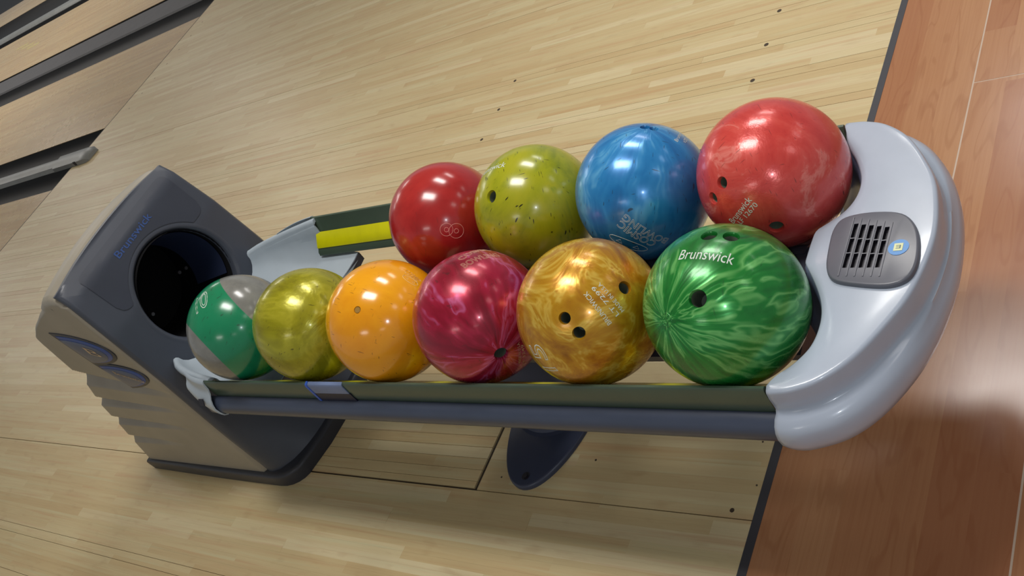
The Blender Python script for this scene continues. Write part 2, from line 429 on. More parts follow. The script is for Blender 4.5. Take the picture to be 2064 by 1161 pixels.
obj('joint_filler', *box(0.84, 4.9, 0.3804, 0.3836, -0.003, 0.0), M['laminate'], lam, org=(0, 0, 0), sm=0)

# ------------------------------------------------------------------ setting: lanes, gutters
LY0 = FOUL_Y + 0.010; LY1 = 19.0
def lane(x0, x1, label):
    o = struct('floor', *box(x0, x1, LY0, LY1, -0.06, 0.0), M['lane'], label); return o
l0 = lane(1.162, 2.217, 'bowling lane behind the ball lift hood')
l1 = lane(2.734, 3.789, 'bowling lane between the two black gutters')
l2 = lane(4.43, 5.50, 'far bowling lane with painted yellow reflections')
l3 = lane(6.48, 7.16, 'farthest strip of bowling lane in the top left corner')
def gutter(x0, x1, label, parent=None):
    n = 10; pr = []
    xm = (x0 + x1) / 2; w = (x1 - x0) / 2
    for i in range(n + 1):
        a = PI * i / n; pr.append((xm - w * math.cos(a), -0.075 * math.sin(a) ** 0.8 - 0.002))
    ring = pr + [(x1, -0.10), (x0, -0.10)]
    v, f = loft([[(x, LY0, z) for x, z in ring], [(x, LY1, z) for x, z in ring]])
    o = thing_mesh('gutter', v, f, M['gutter'], label, 'gutter'); return o
def thing_mesh(name, v, f, m, label, cat, org=None, group=None, sm=40):
    org = org or (0, 0, 0)
    o = obj(name, v, f, m, org=org, sm=sm); o.location = org; o['label'] = label; o['category'] = cat; o['org'] = list(map(float, org))
    if group: o['group'] = group
    return o
def divider(x0, x1, z, label, m=None):
    ring = [(x0, -0.10), (x0, z - 0.012), (x0 + 0.012, z), (x1 - 0.012, z), (x1, z - 0.012), (x1, -0.10)]
    v, f = loft([[(x, LY0, zz) for x, zz in ring], [(x, LY1, zz) for x, zz in ring]])
    return thing_mesh('gutter_divider', v, f, m or M['cover'], label, 'divider')
gutter(2.219, 2.404, 'black gutter on the near side of the pale bumper rail')
gutter(2.528, 2.732, 'black gutter on the far side of the pale bumper rail')
divider(2.406, 2.526, -0.012, 'dark divider carrying the pale bumper rail')
gutter(3.791, 4.055, 'black gutter before the wide grey capping')
divider(4.058, 4.358, 0.012, 'wide flat grey capping between two lanes')
gutter(4.361, 4.428, 'thin black gutter beyond the wide grey capping')
gutter(5.502, 5.63, 'black gutter before the second bumper rail')
gutter(5.84, 6.478, 'wide dark gutter beyond the second bumper rail')
gutter(7.162, 10.5, 'last black gutter in the top left corner')
def rail(xc, y0, label, w=0.10):
    r = thing('bumper_rail', label, 'rail', (xc, y0, 0.0), None)
    h = w / 2
    ring = [(-h, -0.0115), (-h * 1.1, 0.0), (-h * 0.8, 0.022), (-h * 0.2, 0.030), (h * 0.4, 0.030), (h, 0.018), (h, -0.0115)]
    v, f = loft([[(xc + x, y0 + 0.16, z) for x, z in ring], [(xc + x, LY1, z) for x, z in ring]])
    obj('rail_body', v, f, M['bumper'], r)
    ring2 = [(-h * 1.25, -0.004), (-h * 1.2, 0.026), (-h * 0.7, 0.038), (h * 0.7, 0.038), (h * 1.15, 0.022), (h * 1.15, -0.004)]
    rr = [[(xc + x * 0.72, y0, 0.001 + max(z - 0.018, 0)) for x, z in ring2], [(xc + x * 0.95, y0 + 0.03, max(z, 0.001)) for x, z in ring2], [(xc + x, y0 + 0.09, max(z, 0.001)) for x, z in ring2], [(xc + x, y0 + 0.42, max(z, 0.001)) for x, z in ring2]]
    v, f = loft(rr); obj('rail_end', v, f, M['bumper'], r)
    v, f = box(xc - h * 1.27, xc - h * 1.18, y0 + 0.12, y0 + 0.145, 0.004, 0.03); obj('latch', v, f, M['slot'], r)
    return r
rail(2.462, 5.43, 'pale grey bumper rail ending at the approach beside the nearer gutter')
divider(5.632, 5.838, -0.012, 'dark divider carrying the second bumper rail')
rail(5.735, 5.75, 'grey bumper rail beyond the farther lane in the top left corner', 0.14)
# yellow reflections in the glossy far lane, painted as thin flat strips
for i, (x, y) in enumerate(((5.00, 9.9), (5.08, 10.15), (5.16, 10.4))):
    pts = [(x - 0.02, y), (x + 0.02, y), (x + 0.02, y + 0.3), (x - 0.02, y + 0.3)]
    v, f = prism(pts, 0.0, 0.0006); obj('painted_reflection', v, f, M['lane_reflection'], l2, org=(0, 0, 0))
c_ = struct('ceiling', *box(-4.0, 8.0, -4.0, 19.0, 3.12, 3.2), M['ceil'], 'white ceiling of the hall')
for x, y in LAMPS:
    v, f = merge(box(x - 0.31, x - 0.285, y - 0.585, y + 0.585, 3.085, 3.12), box(x + 0.285, x + 0.31, y - 0.585, y + 0.585, 3.085, 3.12),
                 box(x - 0.285, x + 0.285, y - 0.585, y - 0.56, 3.085, 3.12), box(x - 0.285, x + 0.285, y + 0.56, y + 0.585, 3.085, 3.12))
    obj('lamp_frame', v, f, M['lampframe'], c_, org=(0, 0, 0), sm=0)

# ------------------------------------------------------------------ ball lift hood
X0 = 0.847
def interp(tab, z):
    if z <= tab[0][0]: return tab[0][1]
    for (a, va), (b, vb) in zip(tab, tab[1:]):
        if z <= b: return va + (vb - va) * (z - a) / (b - a)
    return tab[-1][1]
WT = [(0.0, 0.238), (0.07, 0.235), (0.4, 0.221), (0.55, 0.214), (0.69, 0.203)]
FT = [(0.0, 2.05), (0.07, 2.05), (0.2, 2.054), (0.4, 2.052), (0.55, 2.064), (0.66, 2.085), (0.70, 2.11)]
BT = [(0.0, 2.655), (0.034, 2.647), (0.132, 2.60), (0.217, 2.556), (0.30, 2.52), (0.408, 2.44), (0.50, 2.43), (0.57, 2.42), (0.61, 2.38), (0.655, 2.31)]
wz = lambda z: interp(WT, z); fy = lambda z: interp(FT, z); by = lambda z: interp(BT, z)
hood = thing('ball_lift_hood', 'tall grey and taupe ball lift hood with a round dark opening at the rack end', 'ball lift', (X0, 2.30, 0.0))

def hood_top(t, u):
    """height of the shell's upper edge: t front to back, u -1..1 across"""
    return 0.0
# side profile (y, z), counter-clockwise from the front bottom
def profile(u):
    crown = 0.016 * (1 - u * u)
    P = [(2.052, 0.03)] + [(fy(z) + 0.004, z) for z in (0.12, 0.25, 0.40, 0.52, 0.60, 0.65)]
    P += [(2.098, 0.676 + crown * 0.7), (2.118, 0.686 + crown), (2.16, 0.688 + crown * 1.6), (2.21, 0.683 + crown * 1.9), (2.26, 0.671 + crown * 1.6), (2.31, 0.652 + crown), (2.36, 0.625 + crown * 0.4), (2.40, 0.594), (2.418, 0.56)]
    P += [(by(z), z) for z in (0.50, 0.45, 0.408, 0.35, 0.30, 0.25, 0.217, 0.17, 0.132, 0.08, 0.04)]
    return P
NI = 15; NJ = 11
def louver(t, z):
    """depth of the stepped louvres pressed into the side; t = 0 front .. 1 back"""
    d = 0.0
    for zb, zf, tf, dep in ((0.446, 0.357, 0.02, 0.034), (0.333, 0.284, 0.12, 0.026), (0.246, 0.207, 0.22, 0.022), (0.157, 0.126, 0.45, 0.016)):
        if t < tf: continue
        s = (t - tf) / (1 - tf); zl = zf + (zb - zf) * t
        h = (0.010 + 0.022 * s) * (1.7 if zb > 0.4 else 1); q = (zl - z)
        if -0.007 < q < h:
            k = (q + 0.007) / 0.012; k = 1 if k > 1 else k * k * (3 - 2 * k)
            d = max(d, dep * min(1, s * 1.3) * k * (1 - max(0, q) / h) ** 0.9)
    return d
def side(sgn):
    NY, NZ = 44, 210
    V = []; F = []
    r = 0.018
    for j in range(NZ + 1):
        zq = j / NZ
        for i in range(NY + 1):
            t = i / NY
            zt = interp([(0, 0.676), (0.06, 0.686), (0.2, 0.688), (0.4, 0.683), (0.58, 0.668), (0.75, 0.648), (0.9, 0.615), (1, 0.575)], t)
            z = 0.034 + (zt - 0.034) * zq
            y0 = fy(z) + 0.004 + (0.012 if z > 0.66 else 0); y1 = by(z)
            if z > 0.575: y1 = min(by(z), 2.42)
            y = y0 + (y1 - y0) * t
            edge = min((t) * (y1 - y0), (1 - t) * (y1 - y0), (zt - z) if zq > 0.5 else 1)
            inset = 0.0 if edge >= r else r - math.sqrt(max(0, r * r - (r - edge) ** 2))
            x = wz(z) - inset * 0.85 - louver(t, z)
            V.append((X0 + sgn * x, y, z))
    for j in range(NZ):
        for i in range(NY):
            a = j * (NY + 1) + i; F.append((a, a + 1, a + NY + 2, a + NY + 1))
    n = len(V)
    # return inwards so the side has thickness
    return V, F
for s_ in (-1, 1):
    v, f = side(s_); o = obj('side_panel', v, f, M['shell'], hood, sm=50)
    o['label'] = 'taupe side panel with stepped louvres' 
# top and back skin, stitched to the edge of the side panels
def boundary():
    v, f = side(1); NY, NZ = 44, 210
    idx_ = [NZ * (NY + 1) + i for i in range(NY + 1)] + [j * (NY + 1) + NY for j in range(NZ - 1, -1, -1)]
    return [(v[i][0] - X0, v[i][1], v[i][2]) for i in idx_]
BD = boundary()
rows_ = []
for u in [-1, -0.97, -0.9, -0.75, -0.5, -0.25, 0, 0.25, 0.5, 0.75, 0.9, 0.97, 1]:
    r_ = []
    for x, y, z in BD:
        cr = 0.020 * (1 - u * u) * max(0, min(1, (z - 0.55) / 0.1)); bk = 0.012 * (1 - u * u) * max(0, min(1, (y - 2.30) / 0.1))
        r_.append((X0 + u * x, y + bk, z + cr))
    rows_.append(r_)
v, f = loft(rows_, closed=False, cap=False)
o = obj('rear_cover', v, f, M['shell'], hood, sm=50)

# face with the round opening
HC = (0.852, 0.484); HR = 0.131
def bow(z): return 0.125 * max(0, (0.30 - z) / 0.30) ** 1.7
def facey(x, z):
    w = wz(z); u = min(1, abs((x - X0) / w))
    top = 0.0
    return fy(z) - 0.006 - bow(z) * (1 - u ** 3.2) ** 0.6 + (0.012 * max(0, u - 0.955) / 0.045)
def outline_pt(th):
    """where a ray from the opening's centre leaves the face"""
    dx, dz = math.cos(th), math.sin(th); lo, hi = HR, 0.9
    def inside(r):
        x = HC[0] + dx * r; z = HC[1] + dz * r
        zt = 0.690 + 0.016 * (1 - min(1, abs((x - X0) / 0.2)) ** 2)
        return 0.036 < z < zt and abs(x - X0) < wz(z) - 0.004
    for _ in range(40):
        m_ = (lo + hi) / 2
        if inside(m_): lo = m_
        else: hi = m_
    return lo
angs = sorted(set([2 * PI * i / 120 for i in range(120)] + [math.atan2(z - HC[1], x - HC[0]) % (2 * PI) for x, z in ((X0 - 0.199, 0.690), (X0 + 0.199, 0.690), (X0 - 0.2325, 0.037), (X0 + 0.2325, 0.037))]))
V = []; F = []; NR = 26; n = len(angs)
lip = [(HR - 0.006, 0.020), (HR - 0.004, 0.006), (HR, 0.001), (HR + 0.004, -0.001), (HR + 0.009, 0.0)]
for k, (rr, dy) in enumerate(lip):
    for th in angs:
        x = HC[0] + rr * math.cos(th); z = HC[1] + rr * math.sin(th); V.append((x, facey(x, z) + dy, z))
for k in range(1, NR + 1):
    for th in angs:
        R_ = outline_pt(th); rr = HR + 0.009 + (R_ - HR - 0.009) * k / NR
        x = HC[0] + rr * math.cos(th); z = HC[1] + rr * math.sin(th); V.append((x, facey(x, z), z))
# rim rolls back
for k, (ins, dy) in enumerate(((0.0, 0.008), (-0.002, 0.018))):
    for th in angs:
        R_ = outline_pt(th) - ins * -1
        x = HC[0] + R_ * math.cos(th); z = HC[1] + R_ * math.sin(th); V.append((x, facey(x, z) + dy, z))
nr = len(V) // n
for k in range(nr - 1):
    for i in range(n):
        a = k * n + i; b = k * n + (i + 1) % n; F.append((a, b, b + n, a + n))
face = obj('face_panel', V, F, M['face'], hood, sm=45); face['label'] = 'charcoal face panel with the round opening'
# darker inlay around the upper half of the opening
ZL, ZU = 0.560, 0.682
V = []; F = []; cols = 60; rws = 10
for i in range(cols + 1):
    x = 0.700 + (1.022 - 0.700) * i / cols
    dx = abs(x - HC[0]); rr = HR + 0.013
    lo = HC[1] + math.sqrt(rr * rr - dx * dx) if dx < rr and HC[1] + math.sqrt(rr * rr - dx * dx) > ZL else ZL
    ed = min(x - 0.700, 1.022 - x)
    cr = 0.025
    if ed < cr:
        c_r = cr - math.sqrt(max(0, cr * cr - (cr - ed) ** 2)); lo = max(lo, ZL + c_r); hi = ZU - c_r * 0.4
    else: hi = ZU
    for j in range(rws + 1):
        z = lo + (hi - lo) * j / rws; V.append((x, facey(x, z) - 0.0013, z))
for i in range(cols):
    for j in range(rws):
        a = i * (rws + 1) + j; F.append((a, a + 1, a + rws + 2, a + rws + 1))
obj('inlay_panel', V, F, M['panel'], hood)
# lettering on the inlay
tv, tf, asp = text_mesh('Brunswick', wgt=0.01)
W_, H_ = 0.128, 0.0165
cxl, czl = 0.859, 0.649
vv = []
for x, y, z in tv:
    px = cxl + x * W_; pz = czl + y * H_; vv.append((px, facey(px, pz) - 0.0020, pz))
obj('lettering', vv, tf, M['blue_letter'], hood, sm=0)
# tunnel behind the opening
def ring_y(r, y, n=48): return [(HC[0] + r * math.cos(2 * PI * i / n), y, HC[1] + r * math.sin(2 * PI * i / n)) for i in range(n)]
v, f = loft([ring_y(HR - 0.005, 2.062), ring_y(HR - 0.007, 2.13), ring_y(HR - 0.012, 2.30), ring_y(0.01, 2.31)], cap=True)
f = f[:-2] + [f[-1]]
obj('tunnel', v, f, M['black'], hood)
# guide plate inside at the right
pl = [(HC[0] + 0.122 * math.cos(a), HC[1] + 0.122 * math.sin(a)) for a in [math.radians(d_) for d_ in range(-38, 78, 6)]]
ring_a = [(x, 2.085, z) for x, z in pl]; ring_b = [(x - 0.028, 2.19, z) for x, z in pl]
v, f = merge(loft([ring_a, ring_b], closed=False, cap=False)); obj('guide_plate', v, f, M['inner'], hood)
for sx, sz in ((0.935, 0.455), (0.915, 0.462), (0.79, 0.455)):
    obj('screw', *cyl((sx, 2.20, sz), 0.0045, (0, -1, 0), 0.004, 12), M['screw'], hood)
# plinth
pl = [(-0.245, 2.648), (-0.249, 2.30), (-0.249, 2.03)]
pl += [(-0.249 + 0.058 * (1 - math.cos(a)), 2.03 - 0.085 * math.sin(a)) for a in [math.radians(d_) for d_ in range(15, 91, 15)]]
pl += [(-0.12, 1.930), (0, 1.924)]
full = pl + [(-x, y) for x, y in pl[-2::-1]]
v, f = prism([(X0 + x, y) for x, y in full], 0.0, 0.040, 0.010)
o = obj('plinth', v, f, M['plinth'], hood); 
# skirt that blends the face into the plinth
# badge on each side: two overlapping ovals standing proud of the recess
def badge_points(a, b, c, n=10):
    """half-oval outline: straight spine from a to b, bulging towards c ((y, z) points)"""
    a, b, c = Vector(a), Vector(b), Vector(c)
    pts = []
    for i in range(n + 1):
        t = i / n; th = PI * t
        m_ = (a + b) / 2; ax = (a - b) / 2; bx = c - m_
        pts.append(tuple(m_ + ax * math.cos(th) + bx * math.sin(th)))
    return pts
def plate(pts, sgn, t0, t1, name, m, parent, zoff=0):
    c = Vector((sum(p[0] for p in pts) / len(pts), sum(p[1] for p in pts) / len(pts)))
    rings = []
    for off, k in ((t0, 1.0), (t1 - 0.001, 1.0), (t1, 0.93)):
        rings.append([(X0 + sgn * (wz(p[1]) + off), c.x + (p[0] - c.x) * k, c.y + (p[1] - c.y) * k) for p in pts])
    v, f = loft(rings); return obj(name, v, f, m, parent)
for sg in (-1, 1):
    ovals = (((2.335, 0.615), (2.20, 0.485), (2.060, 0.528)), ((2.225, 0.500), (2.14, 0.395), (1.985, 0.425)))
    for q, (a, b, c) in enumerate((((2.305, 0.590), (2.262, 0.475), (2.108, 0.520)), ((2.262, 0.476), (2.212, 0.383), (2.085, 0.436)))):
        pts = badge_points(a, b, c, 18)
        e_ = plate(pts, sg, -0.004, 0.003, 'badge_rim', M['badge_edge'], hood)
        cc = Vector((sum(p[0] for p in pts) / len(pts), sum(p[1] for p in pts) / len(pts)))
        p2 = [tuple(cc + (Vector(p) - cc) * 0.84) for p in pts]
        plate(p2, sg, 0.0, 0.0045, 'badge_oval', M['badge_blue'], e_)
        p3 = [tuple(cc + (Vector(p) - cc) * 0.72 + Vector((0.012, -0.003))) for p in pts]
        b_ = plate(p3, sg, 0.0, 0.006, 'badge_face', M['badge'], e_)
        tv, tf, asp = text_mesh('B' if q == 0 else 'Brunswick')
        d_ = (Vector(b) - Vector(a)).normalized(); up = Vector((-d_.y, d_.x)) 
        if up.dot(Vector(c) - Vector(a)) < 0: up = -up
        W2, H2 = (0.075, 0.03) if q == 0 else (0.125, 0.020)
        yv, zv = (Vector((-1, 0)) if sg < 0 else Vector((1, 0))), Vector((0, 1))
        yv = (Vector((-0.93, -0.36)) if sg < 0 else Vector((0.93, -0.36)))
        vv = []
        for x, y, z in tv:
            p = cc + yv * x * W2 * (0.8 if q else 0.6) + zv * y * H2 * (0.62 if q else 0.8) + Vector((0.006, -0.002))
            vv.append((X0 + sg * (wz(p.y) + 0.0066), p.x, p.y))
        obj('badge_letter', vv, tf, M['badge_text'], e_, sm=0)

# ------------------------------------------------------------------ ball rack
rack = thing('ball_rack', 'two-row ball rack with olive rails, yellow strips and pale grey rounded end', 'ball rack', (X0, 1.25, 0.0))
RY0, RY1 = 0.56, 1.835
def profile_bar(prof, y0, y1, sg):
    """closed (d, z) section swept along the rack"""
    return loft([[(X0 + sg * d_, y, z) for d_, z in prof] for y in (y0, y1)])
olive = [(0.2352, 0.4230), (0.2330, 0.4268), (0.2290, 0.4262), (0.2268, 0.4220), (0.2165, 0.3955), (0.2100, 0.3885), (0.1880, 0.3668), (0.1800, 0.3600), (0.1770, 0.3520), (0.1810, 0.3485), (0.1880, 0.3560), (0.2120, 0.3700), (0.2300, 0.3705), (0.2360, 0.3775), (0.2372, 0.3900)]
tube = [(0.2365, 0.3800), (0.2440, 0.3792), (0.2530, 0.3735), (0.2590, 0.3640), (0.2600, 0.3530), (0.2560, 0.3430), (0.2480, 0.3368), (0.2380, 0.3352), (0.2260, 0.3400), (0.2230, 0.3500), (0.2280, 0.3640)]
strip = [(0.2130, 0.3925), (0.2136, 0.3940), (0.2118, 0.3938), (0.1868, 0.3695), (0.1862, 0.3675), (0.1880, 0.3655), (0.2110, 0.3870)]
for sg in (-1, 1):
    v, f = profile_bar(olive, RY0, RY1, sg); rl = obj('side_rail', v, f, M['olive'], rack, sm=50)
    v, f = profile_bar(strip, RY0, RY1, sg); obj('yellow_strip', v, f, M['yellow'], rl)
    v, f = profile_bar(tube, RY0, RY1 + 0.035, sg); tb = obj('rail_tube', v, f, M['tube'], rack, sm=60); tb['label'] = 'slate grey tube under the olive rail'
beam = [(-0.112, 0.318), (-0.112, 0.330), (-0.060, 0.336), (-0.052, 0.366), (-0.030, 0.376), (0.030, 0.376), (0.052, 0.366), (0.060, 0.336), (0.112, 0.330), (0.112, 0.318), (0.05, 0.300), (-0.05, 0.300)]
v, f = loft([[(X0 + d_, y, z) for d_, z in beam] for y in (RY0 + 0.02, 1.78)]); obj('centre_beam', v, f, M['beam'], rack)
for sg in (-1, 1):
    p = [(0.0440, 0.3740), (0.0535, 0.3690), (0.0545, 0.3665), (0.0300, 0.3760)]
    p = [(0.0300, 0.3775), (0.0430, 0.3762), (0.0540, 0.3700), (0.0552, 0.3640), (0.0300, 0.3740)]
    v, f = profile_bar(p, RY0 + 0.03, 1.70, sg); obj('centre_strip', v, f, M['beam'], rack)
# blue joint clip on the near rail
clip = thing_clip = None
def clip_plate(pf, y0, y1, name, m, parent): 
    v, f = profile_bar(pf, y0, y1, -1); return obj(name, v, f, m, parent)
ck = clip_plate([(0.2300, 0.4278), (0.2360, 0.4262), (0.2378, 0.4230), (0.2386, 0.4020), (0.2370, 0.4020), (0.2360, 0.4225), (0.2330, 0.4265)], 1.375, 1.478, 'rail_clip', M['clip_light'], rack)
clip_plate([(0.2388, 0.4022), (0.2393, 0.3800), (0.2370, 0.3800), (0.2370, 0.4022)], 1.372, 1.474, 'clip_plate', M['clip_dark'], ck)
clip_plate([(0.2300, 0.4288), (0.2368, 0.4272), (0.2390, 0.4232), (0.2405, 0.3790), (0.2370, 0.3790), (0.2360, 0.4225), (0.2330, 0.4265)], 1.4745, 1.4805, 'clip_edge', M['blue_clip'], ck)

# pedestal and foot
ell = [(X0 + 0.192 * math.cos(2 * PI * i / 64), 1.270 + 0.104 * math.sin(2 * PI * i / 64) * (1 - 0.10 * abs(math.cos(2 * PI * i / 64)))) for i in range(64)]
v, f = prism(ell, 0.0, 0.012, 0.006); ft = obj('foot_plate', v, f, M['foot'], rack)
rings = []
for z, ax, ay in ((0.010, 0.085, 0.094), (0.014, 0.068, 0.088), (0.030, 0.058, 0.080), (0.08, 0.052, 0.074), (0.18, 0.050, 0.074), (0.27, 0.054, 0.09), (0.315, 0.062, 0.12)):
    rings.append([(X0 + ax * math.cos(2 * PI * i / 40), 1.275 + ay * math.sin(2 * PI * i / 40), z) for i in range(40)])
v, f = loft(rings); obj('pedestal', v, f, M['foot'], rack)
for sg in (-1, 1):
    v, f = merge(cyl((X0 + sg * 0.167, 1.268, 0.0118), 0.0085, (0, 0, 1), 0.0016, 20), cyl((X0 + sg * 0.167, 1.268, 0.0130), 0.0055, (0, 0, 1), 0.0025, 6)); obj('floor_bolt', v, f, M['slot'], ft)

# entry trough between hood and rails
def trough_half(y):
    """(d, z) section from centre to rim for given y"""
    t = max(0, min(1, (2.055 - y) / (2.055 - 1.80)))
    st = t * t * (3 - 2 * t)
    b = 0.045 + (0.165 - 0.045) * st
    rim = 0.155 + (0.232 - 0.155) * (t ** 0.55)
    zr = 0.412 + (0.427 - 0.412) * t
    zb = 0.352 - 0.016 * t
    pts = [(0, zb + 0.004 * t), (b * 0.4, zb), (b, zb)]
    for i in range(1, 8):
        a = i / 7 * PI / 2
        pts.append((b + (rim - 0.012 - b) * math.sin(a), zb + (zr - 0.006 - zb) * (1 - math.cos(a))))
    pts += [(rim - 0.008, zr - 0.001), (rim - 0.002, zr + 0.0012), (rim + 0.004, zr - 0.002), (rim + 0.0062, zr - 0.010)]
    return pts, rim, zr, zb
ys = [2.052, 2.02, 1.99, 1.96, 1.93, 1.90, 1.87, 1.845, 1.82]
def shell_loft(tops, thick_fn):
    """sheet with thickness: tops = rows of points, thick_fn(point) = lower point"""
    m_ = len(tops[0]); V = [p for r_ in tops for p in r_] + [thick_fn(p) for r_ in tops for p in r_]
    N_ = len(tops) * m_; F = []
    for i in range(len(tops) - 1):
        for j in range(m_ - 1):
            a = i * m_ + j; F.append((a, a + 1, a + m_ + 1, a + m_)); F.append((a + N_, a + m_ + N_, a + m_ + 1 + N_, a + 1 + N_))
    for i in (0, len(tops) - 1):
        for j in range(m_ - 1):
            a = i * m_ + j; F.append((a, a + 1, a + 1 + N_, a + N_))
    for i in range(len(tops) - 1):
        for j in (0, m_ - 1):
            a = i * m_ + j; F.append((a, a + m_, a + m_ + N_, a + N_))
    return V, F
tops = []
for y in ys:
    h_, rim, zr, zb = trough_half(y)
    tops.append([(X0 - d_, y, z) for d_, z in h_[::-1]] + [(X0 + d_, y, z) for d_, z in h_[1:]])
v, f = shell_loft(tops, lambda p: (X0 + (p[0] - X0) * 0.985, p[1], p[2] - 0.009))
tr = obj('entry_trough', v, f, M['trough'], rack, sm=60)
# tongue that reaches in under the first balls
rings = []
for y, k in ((1.86, 1.0), (1.82, 1.0), (1.77, 1.0), (1.73, 0.99), (1.705, 0.97)):
    w = 0.186 * k
    r_ = []
    for i in range(21):
        u = -1 + 2 * i / 20; r_.append((X0 + u * w, y + 0.025 * (1 - u * u) * (1.86 - y) / 0.155, 0.3365 + 0.010 * u ** 6))
    for i in range(21):
        u = 1 - 2 * i / 20; r_.append((X0 + u * w * 0.98, y + 0.025 * (1 - u * u) * (1.86 - y) / 0.155, 0.3225 + 0.012 * u ** 6))
    rings.append(r_)
v, f = loft(rings); o = obj('trough_tongue', v, f, M['trough'], tr, sm=60)
tips = []
for i in range(21):
    u = -1 + 2 * i / 20; w = 0.186 * 0.97; yy = 1.705 + 0.025 * (1 - u * u)
    tips.append([(X0 + u * w, yy + 0.001, 0.3345 + 0.010 * u ** 6), (X0 + u * w, yy - 0.0022, 0.3350 + 0.010 * u ** 6), (X0 + u * w * 0.99, yy - 0.003, 0.3150 + 0.010 * u ** 6), (X0 + u * w * 0.99, yy + 0.004, 0.3140 + 0.010 * u ** 6)])
v, f = loft(tips); obj('tongue_lip', v, f, M['lip'], tr, sm=40)
# outer cheeks of the trough, with the square hole
for sg in (-1, 1):
    tops = []
    ou = [(0.2320, 0.4290), (0.2365, 0.4265), (0.2390, 0.4200), (0.2410, 0.4080), (0.2470, 0.3970), (0.2560, 0.3880), (0.2620, 0.3780), (0.2655, 0.3680), (0.2650, 0.3550), (0.2610, 0.3430), (0.2540, 0.3360)]
    for k in range(9):
        y = 1.832 + 0.118 * k / 8
        h_, rim, zr, zb = trough_half(y)
        sh = (rim - 0.2315) * (k / 8) ** 0.8; zl = 0.336 + 0.048 * (k / 8) ** 1.8; row = []
        for q, (dd, z) in enumerate(ou):
            zz = 0.429 - (0.429 - z) * (0.429 - zl) / (0.429 - 0.336)
            row.append((X0 + sg * (0.232 + (dd - 0.232) * (1 - (0.75 if sg > 0 else 0.25) * (k / 8)) + sh), y, zz + (zr - 0.427) * (k / 8)))
        tops.append(row)
    v, f = shell_loft(tops, lambda p: (p[0] - sg * 0.0035, p[1], p[2] + 0.0005))
    fit = obj('trough_cheek', v, f, M['trough'], tr, sm=50)
    v = []
    for out in (-0.001, 0.0012):
        for yy, a_ in ((1.862, -0.5), (1.879, -0.5), (1.879, 0.5), (1.862, 0.5)):
            v.append((X0 + sg * (0.2572 + a_ * 0.0085 + out * 0.8), yy, 0.3850 - a_ * 0.0125 + out * 0.6))
    f = [(0, 1, 2, 3), (4, 5, 6, 7), (0, 1, 5, 4), (1, 2, 6, 5), (2, 3, 7, 6), (3, 0, 4, 7)]
    obj('square_hole', v, f, M['slot'], tr, sm=0)

# rounded end cap
TOP = [(0.2385, 0.5562), (0.2378, 0.545), (0.2345, 0.525), (0.221, 0.495), (0.190, 0.461), (0.142, 0.431), (0.084, 0.406), (0.0, 0.394)]
LOW = [(0.2650, 0.5600), (0.2675, 0.543), (0.2640, 0.520), (0.2450, 0.478), (0.2080, 0.442), (0.150, 0.411), (0.084, 0.392), (0.0, 0.384)]
def arc(tab, n=8):
    c = catmull([(-d_, y) for d_, y in tab] + [(d_, y) for d_, y in tab[-2::-1]], n); return c
at, al = arc(TOP), arc(LOW)
# notch: corner, scallop, cusp, scallop, corner
def notch():
    p = []
    for i in range(21):
        a = math.radians(205 + (335 - 205) * i / 20) if False else None
        t = i / 20; d_ = 0.2385 - (0.2385 - 0.0) * t
        p.append(d_)
    R_ = 0.118; cx_, cy_ = 0.121, 0.6295
    out = [(0.2385, 0.575), (0.236, 0.562), (0.229, 0.557), (0.217, 0.5555)]
    for i in range(1, 16):
        a = math.radians(-38 - (180 - 76) * i / 16); out.append((cx_ + R_ * math.cos(a), cy_ + R_ * math.sin(a)))
    out += [(0.024, 0.5555), (0.012, 0.5575), (0, 0.5580)]
    return out
NL = [(-0.2262, 0.5562), (-0.211, 0.549), (-0.192, 0.531), (-0.166, 0.516), (-0.132, 0.5125), (-0.100, 0.519), (-0.067, 0.535), (-0.033, 0.5555)]
NR_ = [(0.027, 0.5540), (0.053, 0.524), (0.083, 0.511), (0.116, 0.5115), (0.152, 0.525), (0.180, 0.541), (0.205, 0.551), (0.2262, 0.5562)]
nt = catmull(NL, 5) + [(-0.028, 0.5575), (0.0, 0.5575), (0.022, 0.5565)] + catmull(NR_, 5)
TZ = 0.4265
def resample(p, n):
    L = [0]
    for a, b in zip(p, p[1:]): L.append(L[-1] + (Vector(b) - Vector(a)).length)
    out = []; j = 0
    for i in range(n + 1):
        s = L[-1] * i / n
        while j < len(L) - 2 and L[j + 1] < s: j += 1
        t = (s - L[j]) / max(1e-9, L[j + 1] - L[j]); out.append(tuple(Vector(p[j]).lerp(Vector(p[j + 1]), min(1, max(0, t)))))
    return out
NS = 112
nt = resample(nt, NS); at = resample(at, NS); al = resample(al, NS)
def nrm(p, i):
    a = Vector(p[max(i - 1, 0)]); b = Vector(p[min(i + 1, len(p) - 1)]); t = (b - a).normalized(); return Vector((t.y, -t.x))
prof_rings = []
